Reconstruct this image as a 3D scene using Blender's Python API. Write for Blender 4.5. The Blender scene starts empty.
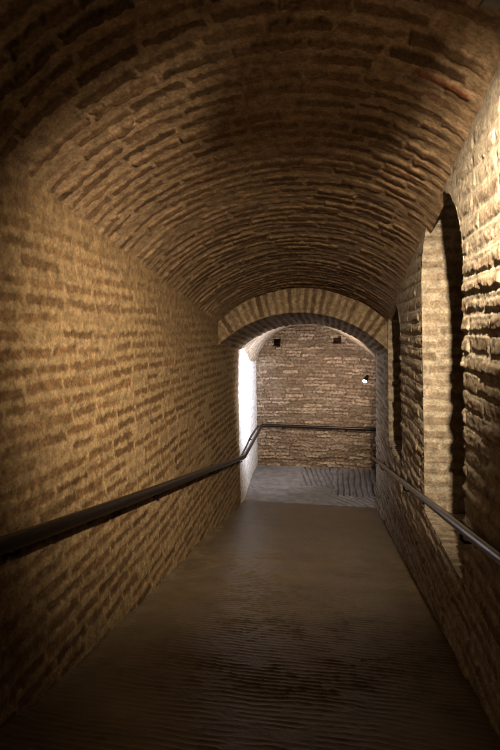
import bpy, math
import numpy as np

# ------------------------------------------------------------------ basics
scene = bpy.context.scene
COL = scene.collection
S = 0.19                       # the ramp drops 19 cm per metre


def zr(y):                     # ramp floor height
    return -S * y


def hsh(ix, iy, seed):
    ix = ix.astype(np.int64); iy = iy.astype(np.int64)
    h = (ix * 374761393 + iy * 668265263 + seed * 1442695041) & 0xFFFFFFFF
    h = ((h ^ (h >> 13)) * 1274126177) & 0xFFFFFFFF
    h = ((h ^ (h >> 16)) * 2246822519) & 0xFFFFFFFF
    h = h ^ (h >> 15)
    return (h & 0xFFFFFF) / float(0xFFFFFF)


def vn(x, y, seed=0):          # value noise, -1..1
    x, y = np.broadcast_arrays(np.asarray(x, float), np.asarray(y, float))
    ix = np.floor(x); iy = np.floor(y)
    fx = x - ix; fy = y - iy
    fx = fx * fx * (3 - 2 * fx); fy = fy * fy * (3 - 2 * fy)
    a = hsh(ix, iy, seed); b = hsh(ix + 1, iy, seed)
    c = hsh(ix, iy + 1, seed); d = hsh(ix + 1, iy + 1, seed)
    return 2 * ((a * (1 - fx) + b * fx) * (1 - fy) + (c * (1 - fx) + d * fx) * fy) - 1


def fbm(x, y, seed=0, o=3):
    s = 0; a = .5
    for k in range(o):
        s = s + a * vn(x * 2 ** k + 13.7 * k, y * 2 ** k + 7.3 * k, seed + k)
        a *= .5
    return s


def sst(a, b, x):
    t = np.clip((x - a) / (b - a), 0, 1)
    return t * t * (3 - 2 * t)


def bricks(U, V, ch=.1, bl=.34, mf=.5, prot=.01, jit=.008, rough=.004, seed=1,
           wav=.010, miss=.06, edge=.006, w=.005, stack=False, lip=0.0):
    """brick courses running along U, stacked along V -> mask, tint, height"""
    Vw = V + wav * fbm(U * .9, V * .6, seed + 50) * 2 + wav * .35 * vn(U * 4, V * 9, seed + 60)
    row = np.floor(Vw / ch); fv = Vw / ch - row
    z0 = np.zeros_like(row)
    r1 = hsh(row, z0, seed); r2 = hsh(row, z0 + 3, seed)
    blr = bl * (.85 + .35 * r2)
    if stack:
        blr = np.full_like(blr, bl); r1 = r1 * 0
    Uu = (U + r1 * bl * 7 + .012 * vn(U * 3, V * 14, seed + 70)) / blr
    col = np.floor(Uu); fu = Uu - col
    b = lambda k: hsh(row * 7 + k, col * 3 + 11 * k, seed + 100 + k)
    ht = .5 * (1 - mf) * (.72 + .5 * b(1))
    cen = .5 + .12 * (b(2) - .5)
    tilt = .22 * (b(3) - .5)
    e_v = (ht - np.abs(fv - cen - tilt * (fu - .5))) * ch
    e_u = (.5 - np.abs(fu - .5 + .03 * (b(4) - .5))) * blr - .008 - .012 * b(5)
    e = np.minimum(e_v, e_u) + edge * fbm(U * 28, V * 28, seed + 80)
    m = sst(-w, w, e)
    miss_m = np.where(b(6) < miss, .25, 1.0)
    m = m * miss_m
    pr = prot + jit * 2 * (b(7) - .5) + .5 * jit * vn(U * 6, V * 20, seed + 33)
    h = m * pr + rough * fbm(U * 22, V * 30, seed + 90) + rough * m * fbm(U * 60, V * 70, seed + 95)
    h = h + .006 * fbm(U * 2.2, V * 2.2, seed + 99)
    if lip:                    # mortar sags over the top of each brick
        h = h + lip * sst(.0, .5, (fv - cen)) * (1 - m)
    return m, b(8), h


# ------------------------------------------------------------------ materials
def nodes(name):
    m = bpy.data.materials.new(name); m.use_nodes = True
    nt = m.node_tree
    bs = nt.nodes['Principled BSDF']
    return m, nt, bs


def masonry(name, brick_a, brick_b, mortar, dust=.25, dust_col=None, rough=.92, bump=.35, scale=1.0, red=None):
    m, nt, bs = nodes(name)
    N = nt.nodes.new; L = nt.links.new
    at = N('ShaderNodeAttribute'); at.attribute_name = 'mask'
    ti = N('ShaderNodeAttribute'); ti.attribute_name = 'tint'
    du = N('ShaderNodeAttribute'); du.attribute_name = 'plaster'
    co = N('ShaderNodeTexCoord')
    n1 = N('ShaderNodeTexNoise'); n1.inputs['Scale'].default_value = 55 * scale; n1.inputs['Detail'].default_value = 6; n1.inputs['Roughness'].default_value = .7
    n2 = N('ShaderNodeTexNoise'); n2.inputs['Scale'].default_value = 2.3; n2.inputs['Detail'].default_value = 5
    n3 = N('ShaderNodeTexNoise'); n3.inputs['Scale'].default_value = 16; n3.inputs['Detail'].default_value = 4
    for n in (n1, n2, n3):
        L(co.outputs['Object'], n.inputs['Vector'])
    rp = N('ShaderNodeValToRGB')
    e = rp.color_ramp.elements
    e[0].position = 0; e[0].color = (*brick_a, 1)
    e[1].position = .93; e[1].color = (*brick_b, 1)
    if red:
        k = e.new(.97); k.color = (*red, 1)
    L(ti.outputs['Fac'], rp.inputs['Fac'])
    mx = N('ShaderNodeMix'); mx.data_type = 'RGBA'
    mx.inputs[6].default_value = (*mortar, 1)
    L(at.outputs['Fac'], mx.inputs[0]); L(rp.outputs['Color'], mx.inputs[7])
    # dusty film, stronger in patches
    mr = N('ShaderNodeMapRange'); mr.inputs['From Min'].default_value = .35; mr.inputs['From Max'].default_value = .75
    mr.inputs['To Min'].default_value = 0; mr.inputs['To Max'].default_value = dust
    L(n2.outputs['Fac'], mr.inputs['Value'])
    ad = N('ShaderNodeMath'); ad.operation = 'MAXIMUM'
    L(mr.outputs['Result'], ad.inputs[0]); L(du.outputs['Fac'], ad.inputs[1])
    m2 = N('ShaderNodeMix'); m2.data_type = 'RGBA'
    L(ad.outputs['Value'], m2.inputs[0]); L(mx.outputs[2], m2.inputs[6])
    m2.inputs[7].default_value = (*(dust_col or mortar), 1)
    # grain and blotches
    g = N('ShaderNodeMapRange'); g.inputs['From Min'].default_value = .25; g.inputs['From Max'].default_value = .75
    g.inputs['To Min'].default_value = .42; g.inputs['To Max'].default_value = 1.5
    L(n1.outputs['Fac'], g.inputs['Value'])
    g2 = N('ShaderNodeMapRange'); g2.inputs['From Min'].default_value = .3; g2.inputs['From Max'].default_value = .7
    g2.inputs['To Min'].default_value = .62; g2.inputs['To Max'].default_value = 1.3
    L(n3.outputs['Fac'], g2.inputs['Value'])
    mu = N('ShaderNodeMath'); mu.operation = 'MULTIPLY'
    L(g.outputs['Result'], mu.inputs[0]); L(g2.outputs['Result'], mu.inputs[1])
    vm = N('ShaderNodeVectorMath'); vm.operation = 'SCALE'
    L(m2.outputs[2], vm.inputs[0]); L(mu.outputs['Value'], vm.inputs['Scale'])
    L(vm.outputs['Vector'], bs.inputs['Base Color'])
    bs.inputs['Roughness'].default_value = rough
    bs.inputs['Specular IOR Level'].default_value = .25
    bp = N('ShaderNodeBump'); bp.inputs['Strength'].default_value = bump; bp.inputs['Distance'].default_value = .02
    L(n1.outputs['Fac'], bp.inputs['Height']); L(bp.outputs['Normal'], bs.inputs['Normal'])
    return m


def stone(name, a, b, rough=.6, scale=8., bump=.3, spec=.4):
    m, nt, bs = nodes(name)
    N = nt.nodes.new; L = nt.links.new
    co = N('ShaderNodeTexCoord')
    n1 = N('ShaderNodeTexNoise'); n1.inputs['Scale'].default_value = scale; n1.inputs['Detail'].default_value = 8; n1.inputs['Roughness'].default_value = .65
    n2 = N('ShaderNodeTexNoise'); n2.inputs['Scale'].default_value = 70; n2.inputs['Detail'].default_value = 4
    L(co.outputs['Object'], n1.inputs['Vector']); L(co.outputs['Object'], n2.inputs['Vector'])
    rp = N('ShaderNodeValToRGB'); e = rp.color_ramp.elements
    e[0].position = .3; e[0].color = (*a, 1); e[1].position = .7; e[1].color = (*b, 1)
    L(n1.outputs['Fac'], rp.inputs['Fac']); L(rp.outputs['Color'], bs.inputs['Base Color'])
    mr = N('ShaderNodeMapRange'); mr.inputs['To Min'].default_value = rough - .18; mr.inputs['To Max'].default_value = rough + .18
    L(n2.outputs['Fac'], mr.inputs['Value']); L(mr.outputs['Result'], bs.inputs['Roughness'])
    bs.inputs['Specular IOR Level'].default_value = spec
    bp = N('ShaderNodeBump'); bp.inputs['Strength'].default_value = bump; bp.inputs['Distance'].default_value = .006
    L(n2.outputs['Fac'], bp.inputs['Height']); L(bp.outputs['Normal'], bs.inputs['Normal'])
    return m


def metal(name, c, rough, metallic=1.0, grain=.15):
    m, nt, bs = nodes(name)
    N = nt.nodes.new; L = nt.links.new
    co = N('ShaderNodeTexCoord')
    n = N('ShaderNodeTexNoise'); n.inputs['Scale'].default_value = 30; n.inputs['Detail'].default_value = 4
    L(co.outputs['Object'], n.inputs['Vector'])
    mr = N('ShaderNodeMapRange'); mr.inputs['To Min'].default_value = max(.05, rough - grain); mr.inputs['To Max'].default_value = rough + grain
    L(n.outputs['Fac'], mr.inputs['Value']); L(mr.outputs['Result'], bs.inputs['Roughness'])
    bs.inputs['Base Color'].default_value = (*c, 1)
    bs.inputs['Metallic'].default_value = metallic
    return m


def glow(name, c, strength):
    m, nt, bs = nodes(name)
    bs.inputs['Base Color'].default_value = (.8, .8, .8, 1)
    bs.inputs['Emission Color'].default_value = (*c, 1)
    bs.inputs['Emission Strength'].default_value = strength
    return m


M = {}
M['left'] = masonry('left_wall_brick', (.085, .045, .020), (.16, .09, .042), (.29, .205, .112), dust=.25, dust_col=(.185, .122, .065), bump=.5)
M['right'] = masonry('right_wall_brick', (.14, .096, .062), (.27, .205, .148), (.35, .305, .245), dust=.35, bump=.5)
M['vault'] = masonry('vault_brick', (.062, .034, .017), (.155, .092, .049), (.26, .178, .108), dust=.08, bump=.5, red=(.14, .05, .022))
M['arch'] = masonry('arch_brick', (.085, .05, .028), (.20, .135, .085), (.27, .205, .135), dust=.15, bump=.5)
M['back'] = masonry('end_wall_brick', (.17, .115, .08), (.40, .30, .22), (.13, .085, .05), dust=.2, dust_col=(.36, .29, .21), bump=.8)
M['white'] = masonry('chamber_wall_painted_glare', (.34, .28, .24), (.48, .42, .38), (.56, .53, .50), dust=.4, bump=.5)  # paler copy of the left wall brick, lamp glare painted into its colour
M['ramp'] = stone('ramp_concrete', (.078, .059, .038), (.150, .113, .074), rough=.42, scale=3.5)
M['landing'] = stone('landing_mortar', (.12, .115, .12), (.25, .24, .25), rough=.75, scale=5)
M['rail'] = metal('dark_bronze_rail', (.022, .015, .012), .38, .6)
M['railm'] = metal('dark_steel_rail', (.014, .010, .008), .20, .2, .05)
M['lamp'] = metal('black_lamp_paint', (.012, .012, .014), .5, 0.0)
M['glass'] = glow('lit_lamp_glass', (1, .95, .97), 60)
M['glass2'] = glow('lit_lamp_glass_warm', (1, .72, .42), 12)


# ------------------------------------------------------------------ builders
def tag(o, label=None, cat=None, group=None, kind=None):
    if label: o['label'] = label
    if cat: o['category'] = cat
    if group: o['group'] = group
    if kind: o['kind'] = kind
    return o


def link(name, verts, faces, mat, parent=None, smooth=True, attrs=None):
    me = bpy.data.meshes.new(name)
    verts = np.asarray(verts, np.float32)
    if isinstance(faces, np.ndarray):
        nf, k = faces.shape
        me.vertices.add(len(verts)); me.vertices.foreach_set('co', verts.ravel())
        me.loops.add(nf * k); me.loops.foreach_set('vertex_index', faces.ravel().astype(np.int32))
        me.polygons.add(nf)
        me.polygons.foreach_set('loop_start', (np.arange(nf) * k).astype(np.int32))
        me.polygons.foreach_set('use_smooth', np.full(nf, smooth))
        me.update(calc_edges=True)
    else:
        me.from_pydata([tuple(v) for v in verts], [], faces)
        me.polygons.foreach_set('use_smooth', [smooth] * len(me.polygons))
        me.update()
    for an, arr in (attrs or {}).items():
        a = me.attributes.new(an, 'FLOAT', 'POINT')
        a.data.foreach_set('value', np.asarray(arr, np.float32).ravel())
    me.materials.append(mat)
    o = bpy.data.objects.new(name, me)
    COL.objects.link(o)
    if parent:
        o.parent = parent
    return o


def grid_mesh(name, sheets, mat):
    """sheets: list of (P[nu,nv,3], mask, tint, h, plaster, keep, toward) joined into one surface mesh"""
    VS, FS, A, B, C = [], [], [], [], []
    off = 0
    for (P, m, t, h, pl, keep, toward) in sheets:
        du = np.gradient(P, axis=0); dv = np.gradient(P, axis=1)
        n = np.cross(du, dv); n /= np.linalg.norm(n, axis=2, keepdims=True) + 1e-12
        c = np.asarray(toward, float) - P if np.ndim(toward) else None
        mean_dot = (n * c).sum(axis=2)
        sgn = np.sign(np.median(mean_dot)) or 1
        n = n * sgn
        Q = P + n * h[..., None]
        nu, nv = P.shape[:2]
        idx = np.arange(nu * nv).reshape(nu, nv) + off
        f = np.stack([idx[:-1, :-1], idx[1:, :-1], idx[1:, 1:], idx[:-1, 1:]], axis=-1)
        if sgn < 0:
            f = f[..., ::-1]
        f = f.reshape(-1, 4)
        if keep is not None:
            kf = (keep[:-1, :-1] & keep[1:, :-1] & keep[1:, 1:] & keep[:-1, 1:]).reshape(-1)
            f = f[kf]
        VS.append(Q.reshape(-1, 3)); FS.append(f)
        A.append(m.ravel()); B.append(t.ravel()); C.append((np.zeros_like(m) + pl).ravel())
        off += nu * nv
    V = np.concatenate(VS); F = np.concatenate(FS)
    used = np.zeros(len(V), bool); used[F.ravel()] = True
    remap = np.cumsum(used) - 1
    F = remap[F]
    at = dict(mask=np.concatenate(A)[used], tint=np.concatenate(B)[used], plaster=np.concatenate(C)[used])
    return link(name, V[used], F, mat, attrs=at)


def steps(*segs):
    out = [np.array([segs[0][0]])]
    for a, b, d in segs:
        n = max(2, int(round((b - a) / d)))
        out.append(np.linspace(a, b, n + 1)[1:])
    return np.concatenate(out)


Y0, YARCH, YARCHB, YP, YB = -1.5, 7.3, 8.9, 9.33, 12.0
ZL = zr(YP)                    # landing level


def floor_z(y):
    return np.maximum(zr(y), ZL)


def left_x(y, h):              # wall line: leans in at the foot, drifts out beyond the arch
    foot = -1.50 - .16 * sst(2.5, 8.5, y)
    top = -1.70
    k = np.clip(h / 2.0, 0, 1)
    x = foot * (1 - k) + top * k
    return x - .16 * sst(8.7, 11.5, y)


def right_x(h, y=3.0):
    return .825 - (.043 - .018 * sst(4.8, 8.5, np.asarray(y, float))) * h


def sp_l(y):                   # height of vault springing above the ramp
    return 2.86 + .035 * np.clip(y - 2.5, 0, 6)


def sp_r(y):
    return 3.12 - .02 * np.clip(y - 2.5, 0, 6)


# ------------------------------------------------------------------ left wall
ys = steps((Y0, 1.9, .04), (1.9, 5.2, .0085), (5.2, 9.2, .012), (9.2, YB + .1, .016))
ts = np.linspace(0, 1, 370)
Yg, T = np.meshgrid(ys, ts, indexing='ij')
zb = floor_z(Yg) - .06
zt = zr(np.minimum(Yg, 9.0)) + sp_l(Yg) + .05
Z = zb + T * (zt - zb)
H = Z - floor_z(Yg)
X = left_x(Yg, H)
P = np.stack([X, Yg, Z], -1)
m, t, h = bricks(Yg, Z, ch=.102, bl=.36, mf=.50, prot=-.003, jit=.006, rough=.006, seed=3, wav=.014, miss=.15, edge=.020, w=.012)
htop = zr(np.minimum(Yg, 9)) + sp_l(Yg) - Z
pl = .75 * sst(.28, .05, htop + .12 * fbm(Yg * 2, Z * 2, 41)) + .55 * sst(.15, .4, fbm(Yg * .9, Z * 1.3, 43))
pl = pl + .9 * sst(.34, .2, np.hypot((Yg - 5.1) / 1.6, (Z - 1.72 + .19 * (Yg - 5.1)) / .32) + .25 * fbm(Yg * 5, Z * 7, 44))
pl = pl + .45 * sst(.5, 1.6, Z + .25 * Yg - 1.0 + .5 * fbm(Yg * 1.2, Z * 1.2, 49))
pl = np.clip(pl + .8 * sst(8.5, 9.1, Yg), 0, .88)  # plaster mask raised past the arch, part of the painted lamp glare
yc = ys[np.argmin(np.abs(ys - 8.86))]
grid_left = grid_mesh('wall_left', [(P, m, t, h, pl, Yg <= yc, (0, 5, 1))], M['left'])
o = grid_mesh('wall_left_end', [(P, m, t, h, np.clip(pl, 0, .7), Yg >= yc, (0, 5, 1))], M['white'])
tag(o, 'left wall of the end chamber with lamp glare painted into its brick', 'wall', kind='structure')
tag(grid_left, 'long left brick wall carrying the sloping handrail', 'wall', kind='structure')

# ------------------------------------------------------------------ right wall with two niches
niches = [dict(y0=3.04, y1=4.36, sill=-.04, spring=1.86, rise=.58, deep=.75),
          dict(y0=5.72, y1=7.20, sill=-.03, spring=1.42, rise=.45, deep=.75)]


def niche_top(n, y):
    c = .5 * (n['y0'] + n['y1']); r = .5 * (n['y1'] - n['y0'])
    q = np.clip(1 - ((y - c) / r) ** 2, 0, 1)
    return n['spring'] + n['rise'] * np.sqrt(q)


ys = steps((Y0, 1.6, .04), (1.6, 5.0, .0075), (5.0, YP + .01, .011))
ts = np.linspace(0, 1, 420)
Yg, T = np.meshgrid(ys, ts, indexing='ij')
zb = zr(Yg) - .06
zt = zr(Yg) + sp_r(Yg) + .05
Z = zb + T * (zt - zb)
H = Z - zr(Yg)
X = right_x(H, Yg)
P = np.stack([X, Yg, Z], -1)
m, t, h = bricks(Yg, Z, ch=.106, bl=.36, mf=.46, prot=.016, jit=.010, rough=.006, seed=8, wav=.014, miss=.10, edge=.012, w=.009, lip=.008)
htop = zr(Yg) + sp_r(Yg) - Z
pl = .85 * sst(.55, .2, htop + .2 * fbm(Yg * 1.6, Z * 1.6, 45)) + .8 * sst(.05, .4, fbm(Yg * 3, Z * 5, 46)) * .7
pl = np.clip(pl, 0, .85)
h = h * (.85 - .48 * sst(.9, .3, htop))
keep = np.ones(Yg.shape, bool)
jy = Yg + .012 * vn(Yg * 0 + 3, Z / .054, 47); jz = Z + .015 * vn(Yg * 14, Z * 0 + 5, 48)
for n in niches:
    ins = (jy > n['y0'] + .01) & (jy < n['y1'] - .01) & (jz > n['sill'] + .005) & (jz < niche_top(n, jy) - .01)
    keep &= ~ins
o = grid_mesh('wall_right', [(P, m, t, h, pl, keep, (0, 5, 1))], M['right'])
tag(o, 'rough right brick wall with two tall arched niches', 'wall', kind='structure')

# the reveals of the niches: sill, jambs and arch as one wrapped surface, and the niche back
for k, n in enumerate(niches):
    r = .5 * (n['y1'] - n['y0']); c = .5 * (n['y0'] + n['y1'])
    pts = []
    for y in np.arange(n['y0'], n['y1'], .012): pts.append((y, n['sill']))
    for z in np.arange(n['sill'], n['spring'], .010): pts.append((n['y1'], z))
    for a in np.linspace(0, math.pi, 140): pts.append((c + r * math.cos(a), n['spring'] + n['rise'] * math.sin(a)))
    for z in np.arange(n['spring'], n['sill'], -.012): pts.append((n['y0'], z))
    pts.append((n['y0'], n['sill']))
    pts = np.array(pts)
    seg = np.hypot(*np.diff(pts, axis=0).T); arc = np.concatenate([[0], np.cumsum(seg)])
    ws = np.linspace(-.004, n['deep'], 60)
    A, W = np.meshgrid(arc, ws, indexing='ij')
    PY = np.repeat(pts[:, :1], len(ws), 1); PZ = np.repeat(pts[:, 1:], len(ws), 1)
    X = right_x(PZ - zr(PY), PY) + W
    P = np.stack([X, PY, PZ], -1)
    m, t, h = bricks(W + .1, A - (n['y1'] - n['y0']) + .02, ch=.108, bl=.38, mf=.45, prot=.004, jit=.005, rough=.004, seed=15 + k, miss=.05)
    h = h * sst(0, .03, W + .006)
    m2, t2, h2 = None, None, None
    cen = (right_x(1.5) + .35, c, n['sill'] + 1.0)
    yb, zb2 = np.meshgrid(np.linspace(n['y0'] - .1, n['y1'] + .1, 70), np.linspace(n['sill'] - .1, n['spring'] + n['rise'] + .1, 130), indexing='ij')
    Pb = np.stack([right_x(zb2 - zr(yb), yb) + n['deep'] - .02, yb, zb2], -1)
    mb, tb, hb = bricks(yb, zb2, seed=25 + k)
    o = grid_mesh('niche', [(P, m, t, h, np.full(m.shape, .35), None, cen), (Pb, mb, tb, hb, 0 * mb, None, (0, c, 1))], M['right'])
    tag(o, ['tall arched wall niche nearest the viewer, lit jamb and dark back',
            'narrow dark arched wall niche farther down beside the brick arch'][k], 'niche', kind='structure')

# ------------------------------------------------------------------ barrel vault over the ramp
ys = steps((Y0, 1.7, .03), (1.7, 4.6, .0075), (4.6, YARCH + .06, .010))
ts = np.linspace(0, 1, 330)
Yg, T = np.meshgrid(ys, ts, indexing='ij')


def vault_xyz(y, t):
    xl = np.full_like(y, -1.70); xr = right_x(sp_r(y), y)
    hl, hr = sp_l(y), sp_r(y)
    hc = 3.43 + .017 * np.clip(y - 2.5, 0, 6)
    a = t * math.pi
    x = xl + (xr - xl) * t
    # flat arc: pointed to the chord, asymmetric springings
    chord = hl + (hr - hl) * t
    R = 1.28
    q = np.sqrt(np.clip(R ** 2 - (2 * t - 1) ** 2, 0, None)); q0 = math.sqrt(R ** 2 - 1)
    q = (q - q0) / (R - q0)
    rise = hc - .5 * (hl + hr)
    return x, chord + rise * q


tt = -.015 + T * 1.03
X, Hh = vault_xyz(Yg, tt)
Z = zr(Yg) + Hh
P = np.stack([X, Yg, Z], -1)
U = (tt - .5) * 2.62
Vc = Yg + .05 * fbm(U * .5, Yg * .3, 77)
m, t, h = bricks(U, Vc, ch=.112, bl=.36, mf=.52, prot=.007, jit=.010, rough=.005, seed=21, wav=.014, miss=.06, edge=.022, w=.005)
pl = .5 * sst(.1, .45, fbm(U * .8, Yg * .7, 78)) + .6 * sst(.93, .985, T) + .4 * sst(.03, .01, T)
h = h * (1 - .7 * sst(.90, .97, T))
t = t * .9
rb = sst(0, .012, np.minimum(.14 - np.abs(U - 1.12), .025 - np.abs(Yg - 2.70 + .05 * (U - 1.13))) + .01 * fbm(U * 28, Yg * 28, 79))
m = np.maximum(m, rb); t = np.where(rb > .02, 1.0, t); h = h * (1 - rb) + .016 * rb; pl = pl * (1 - rb)
o = grid_mesh('ceiling', [(P, m, t, h, np.clip(pl, 0, .8), None, (-.5, 5, 0))], M['vault'])
tag(o, 'sloping brick barrel vault built of arched courses', 'ceiling', kind='structure')

# ------------------------------------------------------------------ brick arch at the foot of the ramp
XC, ZC, RI, RO = -.51, .04, 1.74, 2.12
ASL = .09
th = np.linspace(math.radians(28), math.radians(152), 420)
rs = np.linspace(RI - .004, RO, 60)
TH, RR = np.meshgrid(th, rs, indexing='ij')
P = np.stack([XC - RR * np.cos(TH), np.full_like(TH, YARCH), ZC + RR * np.sin(TH)], -1)
m, t, h = bricks(RR - RI + .02, TH * 1.9, ch=.112, bl=.40, mf=.45, prot=.008, jit=.010, rough=.008, seed=31, wav=.010, miss=.06, stack=True, edge=.016, w=.010)
front = (P, m, t, h, 0 * m, None, (0, 0, 1))
yy = np.linspace(YARCH - .004, YARCHB, 110)
TH, YY = np.meshgrid(th, yy, indexing='ij')
zc = ZC - ASL * (YY - YARCH)
P = np.stack([XC - RI * np.cos(TH), YY, zc + RI * np.sin(TH)], -1)
m, t, h = bricks(YY, TH * 1.9, ch=.112, bl=.34, mf=.42, prot=.006, jit=.010, rough=.005, seed=33, wav=.006, miss=.03)
soff = (P, m, t, h, 0 * m, None, (-.5, 8, -1))
rs = np.linspace(RI, RI + .9, 40)
TH, RR = np.meshgrid(th[::3], rs, indexing='ij')
P = np.stack([XC - RR * np.cos(TH), np.full_like(TH, YARCHB), ZC - ASL * 1.6 + RR * np.sin(TH)], -1)
m, t, h = bricks(RR, TH * 1.9, ch=.112, bl=.34, seed=35)
rear = (P, m, t, h, 0 * m, None, (-.5, 12, 0))
o = grid_mesh('brick_arch', [front, soff, rear], M['arch'])
tag(o, 'brick arch of radiating voussoirs at the foot of the ramp', 'arch', kind='structure')

# ------------------------------------------------------------------ end chamber: vault, back wall, right side
prof = np.array([(-2.0, .45), (-1.86, .80), (-1.74, 1.12), (-1.50, 1.40), (-1.17, 1.60), (-.6, 1.73), (-.05, 1.58), (.5, 1.23), (.95, .90), (1.30, .58), (1.48, .35)])
arc = np.concatenate([[0], np.cumsum(np.hypot(*np.diff(prof, axis=0).T))])
aa = np.linspace(0, arc[-1], 260)
px = np.interp(aa, arc, prof[:, 0]); pz = np.interp(aa, arc, prof[:, 1])
ker = np.ones(25) / 25
px[12:-12] = np.convolve(px, ker, 'valid'); pz[12:-12] = np.convolve(pz, ker, 'valid')
ys = np.linspace(YARCHB - .02, YB + .1, 160)
AA, Yg = np.meshgrid(aa, ys, indexing='ij')
PX = np.repeat(px[:, None], len(ys), 1); PZ = np.repeat(pz[:, None], len(ys), 1)
lift = ZC - ASL * 1.6 + np.sqrt(np.clip(RI ** 2 - (PX - XC) ** 2, 0, None)) + .05
PZ = PZ + np.clip(lift - PZ, 0, .6) * (1 - sst(YARCHB, YB - .2, Yg))
P = np.stack([PX, Yg, PZ], -1)
m, t, h = bricks(AA, Yg, ch=.11, bl=.34, prot=.006, jit=.008, rough=.006, seed=41)
o = grid_mesh('ceiling_end', [(P, m, t, h, np.full(m.shape, .35), None, (-.5, 10.5, -.5))], M['back'])
tag(o, 'low vault of the small chamber beyond the arch', 'ceiling', kind='structure')

xs = np.linspace(-2.05, 1.55, 330); zs = np.linspace(ZL - .06, 1.85, 330)
Xg, Z = np.meshgrid(xs, zs, indexing='ij')
P = np.stack([Xg, np.full_like(Xg, YB), Z], -1)
m, t, h = bricks(Xg, Z, ch=.082, bl=.40, mf=.30, prot=.020, jit=.026, rough=.026, seed=51, wav=.035, miss=.22, edge=.034, w=.010)
for (hx, hz) in ((-1.37, 1.235), (.075, 1.30)):
    d = np.maximum(np.abs(Xg - hx) - .09, np.abs(Z - hz) - .09) + .006 * vn(Xg * 25, Z * 25, 52)
    h = np.where(d < 0, -.5, h)
o = grid_mesh('wall_back', [(P, m, t, h, np.clip(.35 * sst(.0, .4, fbm(Xg * 1.6, Z * 5, 53)), 0, .35), None, (0, 5, 0))], M['back'])
tag(o, 'weathered end wall of thin brick courses with two square holes', 'wall', kind='structure')

# end face of the right wall and the hidden recess side of the chamber
xs = np.linspace(.66, 1.5, 70); zs = np.linspace(ZL - .06, 1.6, 200)
Xg, Z = np.meshgrid(xs, zs, indexing='ij')
P1 = np.stack([Xg, np.full_like(Xg, YP), Z], -1)
m1, t1, h1 = bricks(Xg, Z, seed=61)
ke = Xg > right_x(Z - ZL, YP) - .012
ys = np.linspace(YP - .05, YB + .1, 160)
Yg, Z2 = np.meshgrid(ys, zs, indexing='ij')
P2 = np.stack([np.full_like(Yg, 1.36), Yg, Z2], -1)
m2, t2, h2 = bricks(Yg, Z2, seed=63)
o = grid_mesh('wall_side', [(P1, m1, t1, h1, 0 * m1, ke, (0, 11, 0)), (P2, m2, t2, h2, 0 * m2, None, (0, 11, 0))], M['back'])
tag(o, 'brick side wall of the end chamber hidden behind the right wall', 'wall', kind='structure')

# ------------------------------------------------------------------ floors
xs = np.linspace(-1.9, 1.0, 330)
ys = steps((Y0, 1.6, .03), (1.6, 5.6, .006), (5.6, YP, .011))
Yg, Xg = np.meshgrid(ys, xs, indexing='ij')
ph = Yg + .05 * fbm(Xg * .8, Yg * 1.2, 91) + .022 * fbm(Xg * 5, Yg * 7, 92)
amp = .0026 * (.45 + .55 * sst(-.2, .25, fbm(Xg * 1.7, Yg * 2.6, 93)))
amp = amp * (1 - .75 * sst(5.3, 6.8, Yg + .8 * fbm(Xg * .7, Yg * .4, 97)))
rid = 2 * (1 - np.abs(np.sin(ph * math.pi / 0.043))) ** 1.6 - .6
h = amp * rid * (1 + 1.0 * vn(Xg * 9, np.floor(ph / 0.043) * 3.1, 94) + .8 * vn(Xg * 40, np.floor(ph / 0.043) * 5.3, 194))
h = h + .0022 * fbm(Xg * 22, Yg * 22, 95) + .005 * fbm(Xg * 2, Yg * 2, 96)
h = h + .03 * sst(.10, 0.0, Xg - left_x(Yg, 0) + .03 * fbm(Yg * 6, Xg * 2, 98)) * (fbm(Yg * 9, Xg * 9, 99) + .3)
P = np.stack([Xg, Yg, zr(Yg)], -1)
o = grid_mesh('floor', [(P, 0 * h, 0 * h, h, 0 * h, None, (0, 5, 3))], M['ramp'])
tag(o, 'ribbed concrete ramp floor sloping down to the landing', 'floor', kind='structure')

xs = np.linspace(-2.0, 1.45, 430); ys = np.linspace(YP - .01, YB + .1, 330)
Yg, Xg = np.meshgrid(ys, xs, indexing='ij')
wx = Xg + .05 * fbm(Xg * 2, Yg * 2, 101); wy = Yg + .05 * fbm(Xg * 2, Yg * 2, 102)


def groove(c):
    s = np.abs(((c) % 1.0) - .5) * 2
    return -sst(.55, .95, s)


gA = groove(wx / .125)
gB = groove((wx * .93 + (wy - 10.6) * .13) / .105)
gC = groove((np.hypot(wx + .9, (wy - 8.6) * 1.0)) / .12)
gD = groove((wx * .35 - (wy - 10) * .9) / .13)
rA = sst(-.02, .04, wx)
rB = (1 - rA) * sst(-.72, -.66, wx) * sst(10.45, 10.5, wy)
rC = (1 - rA) * sst(-.85, -.75, wx + .2 * fbm(Xg * 4, Yg * 4, 105)) * (1 - sst(10.45, 10.5, wy))
gA = gA * sst(9.9, 10.0, wy) + gC * (1 - sst(9.9, 10.0, wy))
rest = np.clip(1 - rA - rB - rC, 0, 1)
h = .045 * (gA * rA + gB * rB + gD * rC) + .012 * rest * fbm(Xg * 5, Yg * 5, 103) - .015 * rest * sst(.1, .0, np.abs(fbm(Xg * 1.6, Yg * 1.6, 107)))
h = h * sst(9.33, 9.5, Yg) + .004 * fbm(Xg * 22, Yg * 22, 104) + .012 * sst(9.33, 9.5, Yg) * fbm(Xg * 2, Yg * 2, 106)
P = np.stack([Xg, Yg, np.full_like(Xg, ZL)], -1)
o = grid_mesh('floor_landing', [(P, 0 * h, 0 * h, h, 0 * h, None, (0, 10, 3))], M['landing'])
tag(o, 'grey landing floor scored with grooves below the end wall', 'floor', kind='structure')


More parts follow.
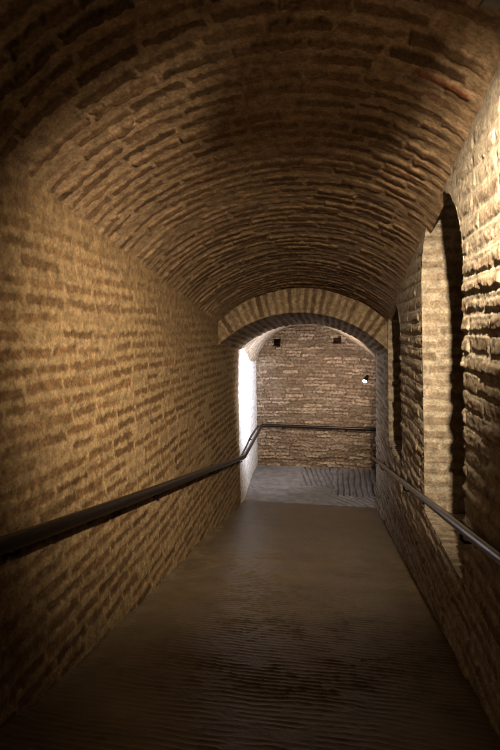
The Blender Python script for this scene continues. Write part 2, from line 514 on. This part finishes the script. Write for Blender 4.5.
# ------------------------------------------------------------------ small solid shapes
class MB:
    def __init__(s): s.v = []; s.f = []

    def tube(s, pts, r, n=16, prof=None, cap=True):
        pts = [np.array(p, float) for p in pts]
        b = len(s.v); k = len(pts)
        up = np.array((0, 0, 1.))
        for i, p in enumerate(pts):
            d0 = pts[i] - pts[i - 1] if i else pts[1] - pts[0]
            d1 = pts[i + 1] - pts[i] if i < k - 1 else d0
            d0 = d0 / np.linalg.norm(d0); d1 = d1 / np.linalg.norm(d1)
            t = d0 + d1; t /= np.linalg.norm(t)
            sc = 1 / max(.5, float(t @ d1))
            ref = up if abs(t[2]) < .95 else np.array((1., 0, 0))
            a = np.cross(t, ref); a /= np.linalg.norm(a)
            c = np.cross(a, t)
            rr = r[i] if isinstance(r, (list, tuple)) else r
            for j in range(n):
                an = 2 * math.pi * j / n
                ca, sa = math.cos(an), math.sin(an)
                if prof:
                    ca *= prof[0]; sa *= prof[1]
                s.v.append(p + rr * (a * ca * sc + c * sa))
        for i in range(k - 1):
            for j in range(n):
                q = b + i * n + j; w = b + i * n + (j + 1) % n
                s.f.append((q, w, w + n, q + n))
        if cap:
            s.f.append(tuple(b + j for j in reversed(range(n))))
            s.f.append(tuple(b + (k - 1) * n + j for j in range(n)))
        return s

    def lathe(s, o, ax, prof, n=28):
        """prof: (distance along ax, radius)"""
        o = np.array(o, float); ax = np.array(ax, float); ax /= np.linalg.norm(ax)
        ref = np.array((0, 0, 1.)) if abs(ax[2]) < .95 else np.array((1., 0, 0))
        a = np.cross(ax, ref); a /= np.linalg.norm(a); c = np.cross(ax, a)
        b = len(s.v)
        for (d, r) in prof:
            for j in range(n):
                an = 2 * math.pi * j / n
                s.v.append(o + ax * d + r * (a * math.cos(an) + c * math.sin(an)))
        for i in range(len(prof) - 1):
            for j in range(n):
                q = b + i * n + j; w = b + i * n + (j + 1) % n
                s.f.append((q, w, w + n, q + n))
        s.f.append(tuple(b + j for j in reversed(range(n))))
        s.f.append(tuple(b + (len(prof) - 1) * n + j for j in range(n)))
        return s

    def box(s, c, ex, ey, ez):
        """centre and three half-edge vectors"""
        c = np.array(c, float); b = len(s.v)
        E = [np.array(e, float) for e in (ex, ey, ez)]
        for i in (-1, 1):
            for j in (-1, 1):
                for k in (-1, 1):
                    s.v.append(c + i * E[0] + j * E[1] + k * E[2])
        for f in ((0, 1, 3, 2), (4, 6, 7, 5), (0, 4, 5, 1), (2, 3, 7, 6), (0, 2, 6, 4), (1, 5, 7, 3)):
            s.f.append(tuple(b + q for q in f))
        return s

    def build(s, name, mat, parent=None, smooth=True, origin=(0, 0, 0)):
        o = link(name, np.array(s.v) - np.array(origin, float), s.f, mat, parent, smooth)
        if smooth:
            md = o.modifiers.new('edges', 'EDGE_SPLIT'); md.split_angle = math.radians(40)
        return o


def empty(name, loc):
    o = bpy.data.objects.new(name, None); o.empty_display_size = .1
    COL.objects.link(o); o.location = loc
    return o


def bracket(mb, x, y, z, xw):
    """arm from the underside of the rail down and back into the wall"""
    s = 1 if xw > x else -1
    mb.tube([(x, y, z - .02), (x, y, z - .06), (x + s * .02, y, z - .08), (xw + s * .03, y, z - .08)], .009, 10)
    mb.lathe((xw - s * .018, y, z - .08), (s, 0, 0), [(0, .018), (.004, .028), (.05, .028)], 16)
    return mb


# ------------------------------------------------------------------ left handrail, carried round onto the end wall
HR = .895


def lrail(y):
    return (left_x(np.array(float(y)), HR) + .085, y, zr(y) + HR)


root = empty('handrail', (-1.6, 1.2, 0)); O1 = root.location
tag(root, 'dark handrail down the left wall, turning along the end wall', 'handrail')
yj = 8.75
ramp_pts = [lrail(y) for y in np.linspace(-.6, yj, 26)]
MB().tube(ramp_pts, .040, 18, (.85, 1.05)).build('sloping_rail', M['rail'], root, origin=O1)
pj = lrail(yj); zl = pj[2]
MB().tube([pj, (pj[0] + .01, yj + .05, zl), (-1.70, YB - .20, zl - .0), (-1.70, YB - .13, zl + .0), (-1.64, YB - .10, zl)], .036, 18).build('level_rail', M['rail'], root, origin=O1)
MB().tube([(-1.64, YB - .10, zl), (1.25, YB - .10, zl - .02)], .036, 18).build('end_wall_rail', M['rail'], root, origin=O1)
for y in (2.15, 4.25, 6.45):
    x, _, z = lrail(y)
    bracket(MB(), x, y, z, float(left_x(np.array(y), HR)) + .0).build('bracket', M['rail'], root, origin=O1)
x, _, z = lrail(8.62)
bracket(MB(), x, 8.62, z, float(left_x(np.array(8.6), HR))).build('bracket', M['rail'], root, origin=O1)
bracket(MB(), -1.69, 10.6, zl, float(left_x(np.array(10.6), HR))).build('bracket', M['rail'], root, origin=O1)
for x in (-1.2, .3, 1.1):
    b = MB().tube([(x, YB - .10, zl - .02), (x, YB - .10, zl - .06), (x, YB - .08, zl - .08), (x, YB + .03, zl - .08)], .009, 10)
    b.lathe((x, YB - .02, zl - .08), (0, 1, 0), [(0, .018), (.004, .028), (.06, .028)], 16)
    b.build('bracket', M['rail'], root, origin=O1)

# ------------------------------------------------------------------ right handrail
HRR = .965
root = empty('handrail', (.7, 1.2, 0)); O2 = root.location
tag(root, 'shiny dark metal handrail running down the right wall past the niches', 'handrail')


def rrail(y):
    return (float(right_x(HRR, y)) - .085, y, zr(y) + HRR)


pts = [rrail(y) for y in np.linspace(-.6, YP + .02, 22)]
MB().tube(pts, .028, 20).build('sloping_rail', M['railm'], root, origin=O2)
e = pts[-1]
MB().tube([e, (e[0] + .01, e[1] + .04, e[2] - .01), (e[0] + .05, e[1] + .06, e[2] - .012), (e[0] + .14, e[1] + .06, e[2] - .012)], .026, 16).build('end_return', M['railm'], root, origin=O2)
for y in (2.80, 5.0, 7.5, 9.0):
    x, _, z = rrail(y)
    bracket(MB(), x, y, z, float(right_x(HRR, y))).build('bracket', M['railm'], root, origin=O2)


# ------------------------------------------------------------------ lamps
def unit(v):
    v = np.array(v, float); return v / np.linalg.norm(v)


def spotlamp(name, label, pos, aim, R, Ln, glassmat, mount, parent_extra=None):
    """round housing with cooling fins and a flared hood, stirrup, arm to the mounting plate"""
    d = unit(np.array(aim, float) - np.array(pos, float)); p = np.array(pos, float)
    root = empty(name, tuple(p)); tag(root, label, 'lamp')
    hb = MB().lathe(p, d, [(-Ln * .95, R * .35), (-Ln * .9, R * .62), (-Ln * .5, R * .8), (-Ln * .48, R * .95), (-Ln * .42, R * .95), (-Ln * .40, R * .8),
                           (-Ln * .3, R * .8), (-Ln * .28, R * .95), (-Ln * .22, R * .95), (-Ln * .2, R * .85), (-.05 * Ln, R * .9), (0, R), (Ln * .12, R), (Ln * .12, R * .9), (-.02 * Ln, R * .88)])
    hb.build('housing', M['lamp'], root, origin=p)
    MB().lathe(p, d, [(-.02 * Ln, R * .87), (Ln * .05, R * .80), (Ln * .14, R * .60), (Ln * .2, R * .3), (Ln * .215, R * .05)]).build('lens', glassmat, root, origin=p)
    side = unit(np.cross(d, (0, 0, 1)))
    q = p - d * Ln * .3
    mnt, mn = np.array(mount[0], float), unit(mount[1])
    top = mnt - mn * .0
    w = unit(top - q)
    sy = MB()
    c = q + w * R * 1.45
    sy.tube([q + side * R * 1.08, q + side * R * 1.08 + w * R * 1.2, c + side * R * .6, c - side * R * .6, q - side * R * 1.08 + w * R * 1.2, q - side * R * 1.08], R * .10, 8)
    sy.build('stirrup', M['lamp'], root, origin=p)
    MB().tube([c, mnt + mn * .01], R * .14, 10).build('arm', M['lamp'], root, origin=p)
    MB().lathe(mnt - mn * .006, mn, [(0, R * .62), (.02, R * .62), (.045, R * .5)], 20).build('mounting_plate', M['lamp'], root, origin=p)
    return p, d


def spot(name, p, d, power, color, ang, blend, r):
    l = bpy.data.lights.new(name, 'SPOT'); l.energy = power; l.color = color
    l.spot_size = math.radians(ang); l.spot_blend = blend; l.shadow_soft_size = r
    o = bpy.data.objects.new(name, l); COL.objects.link(o)
    o.location = tuple(p)
    import mathutils
    o.rotation_euler = mathutils.Vector(tuple(d)).to_track_quat('-Z', 'Y').to_euler()
    return o


# near lamp under the vault, top right corner of the view
A1 = (-1.5, 7.2, .1)
p, d = spotlamp('ceiling_spotlight', 'black spotlight with added light-cutting flaps under the vault at the top right corner', (.46, 1.44, 2.485), A1, .068, .18, M['glass2'], ((.50, 1.38, 2.95), (0, 0, -1)))
lp = p + d * .06
spot('ceiling_spotlight_beam', lp, d, 1080, (1, .78, .51), 104, 1.0, .025)
fw = unit((d[0], d[1], 0)); sd = np.array((fw[1], -fw[0], 0)); up = np.array((0, 0, 1.))
lamp_root = [o for o in bpy.data.objects if o.name == 'ceiling_spotlight'][0]


def flap(a, b, half, tk=.002):  # flap added to cut the beam on ceiling, floor and lower wall
    A_, B_ = lp + fw * a[0] + up * a[1], lp + fw * b[0] + up * b[1]
    ax = (B_ - A_) / 2; nn = unit(np.cross(sd, ax))
    MB().box((A_ + B_) / 2, ax, sd * half, nn * tk).build('added_light_flap', M['lamp'], lamp_root, smooth=False, origin=p)


flap((-.055, .075), (.12, -.004), .046)
flap((-.075, -.055), (.065, -.073), .046)
# far lamp on the end of the right wall
A2 = (-1.75, 10.2, .30)
p, d = spotlamp('wall_spotlight', 'small black spotlight glowing white at the end of the right wall', (.58, 9.58, .58), (.30, 9.13, .10), .047, .14, M['glass'], ((.76, YP + .02, .62), (0, 1, 0)))
d2 = unit(np.array(A2) - p)
spot('wall_spotlight_beam', p + d2 * .10, d2, 850, (.74, .82, 1), 88, 1.0, .03)
d3 = unit((-.74, .62, .08))
spot('wall_spotlight_spill', p + d3 * .10, d3, 200, (1, .86, .74), 150, .5, .03)

# ------------------------------------------------------------------ world, camera, view
w = bpy.data.worlds.new('dim_world'); scene.world = w; w.use_nodes = True
bg = w.node_tree.nodes['Background']; bg.inputs[0].default_value = (1, .8, .6, 1); bg.inputs[1].default_value = .003

cam = bpy.data.cameras.new('camera'); co = bpy.data.objects.new('camera', cam); COL.objects.link(co)
cam.sensor_fit = 'VERTICAL'; cam.sensor_height = 36; cam.lens = 24; cam.clip_start = .02
co.location = (0, 0, 1.5)
co.rotation_euler = (math.radians(90 - 4.96), 0, math.radians(9.54))
scene.camera = co
scene.cycles.use_denoising = True
scene.cycles.denoising_input_passes = 'RGB_ALBEDO_NORMAL'
scene.cycles.denoising_prefilter = 'ACCURATE'
scene.cycles.filter_width = 1.0
scene.cycles.use_adaptive_sampling = False
scene.cycles.max_bounces = 6
scene.cycles.diffuse_bounces = 5
scene.cycles.sample_clamp_indirect = 2.0

vs = scene.view_settings
vs.view_transform = 'Standard'; vs.look = 'None'; vs.gamma = 1; vs.use_curve_mapping = False
vs.exposure = 0.2
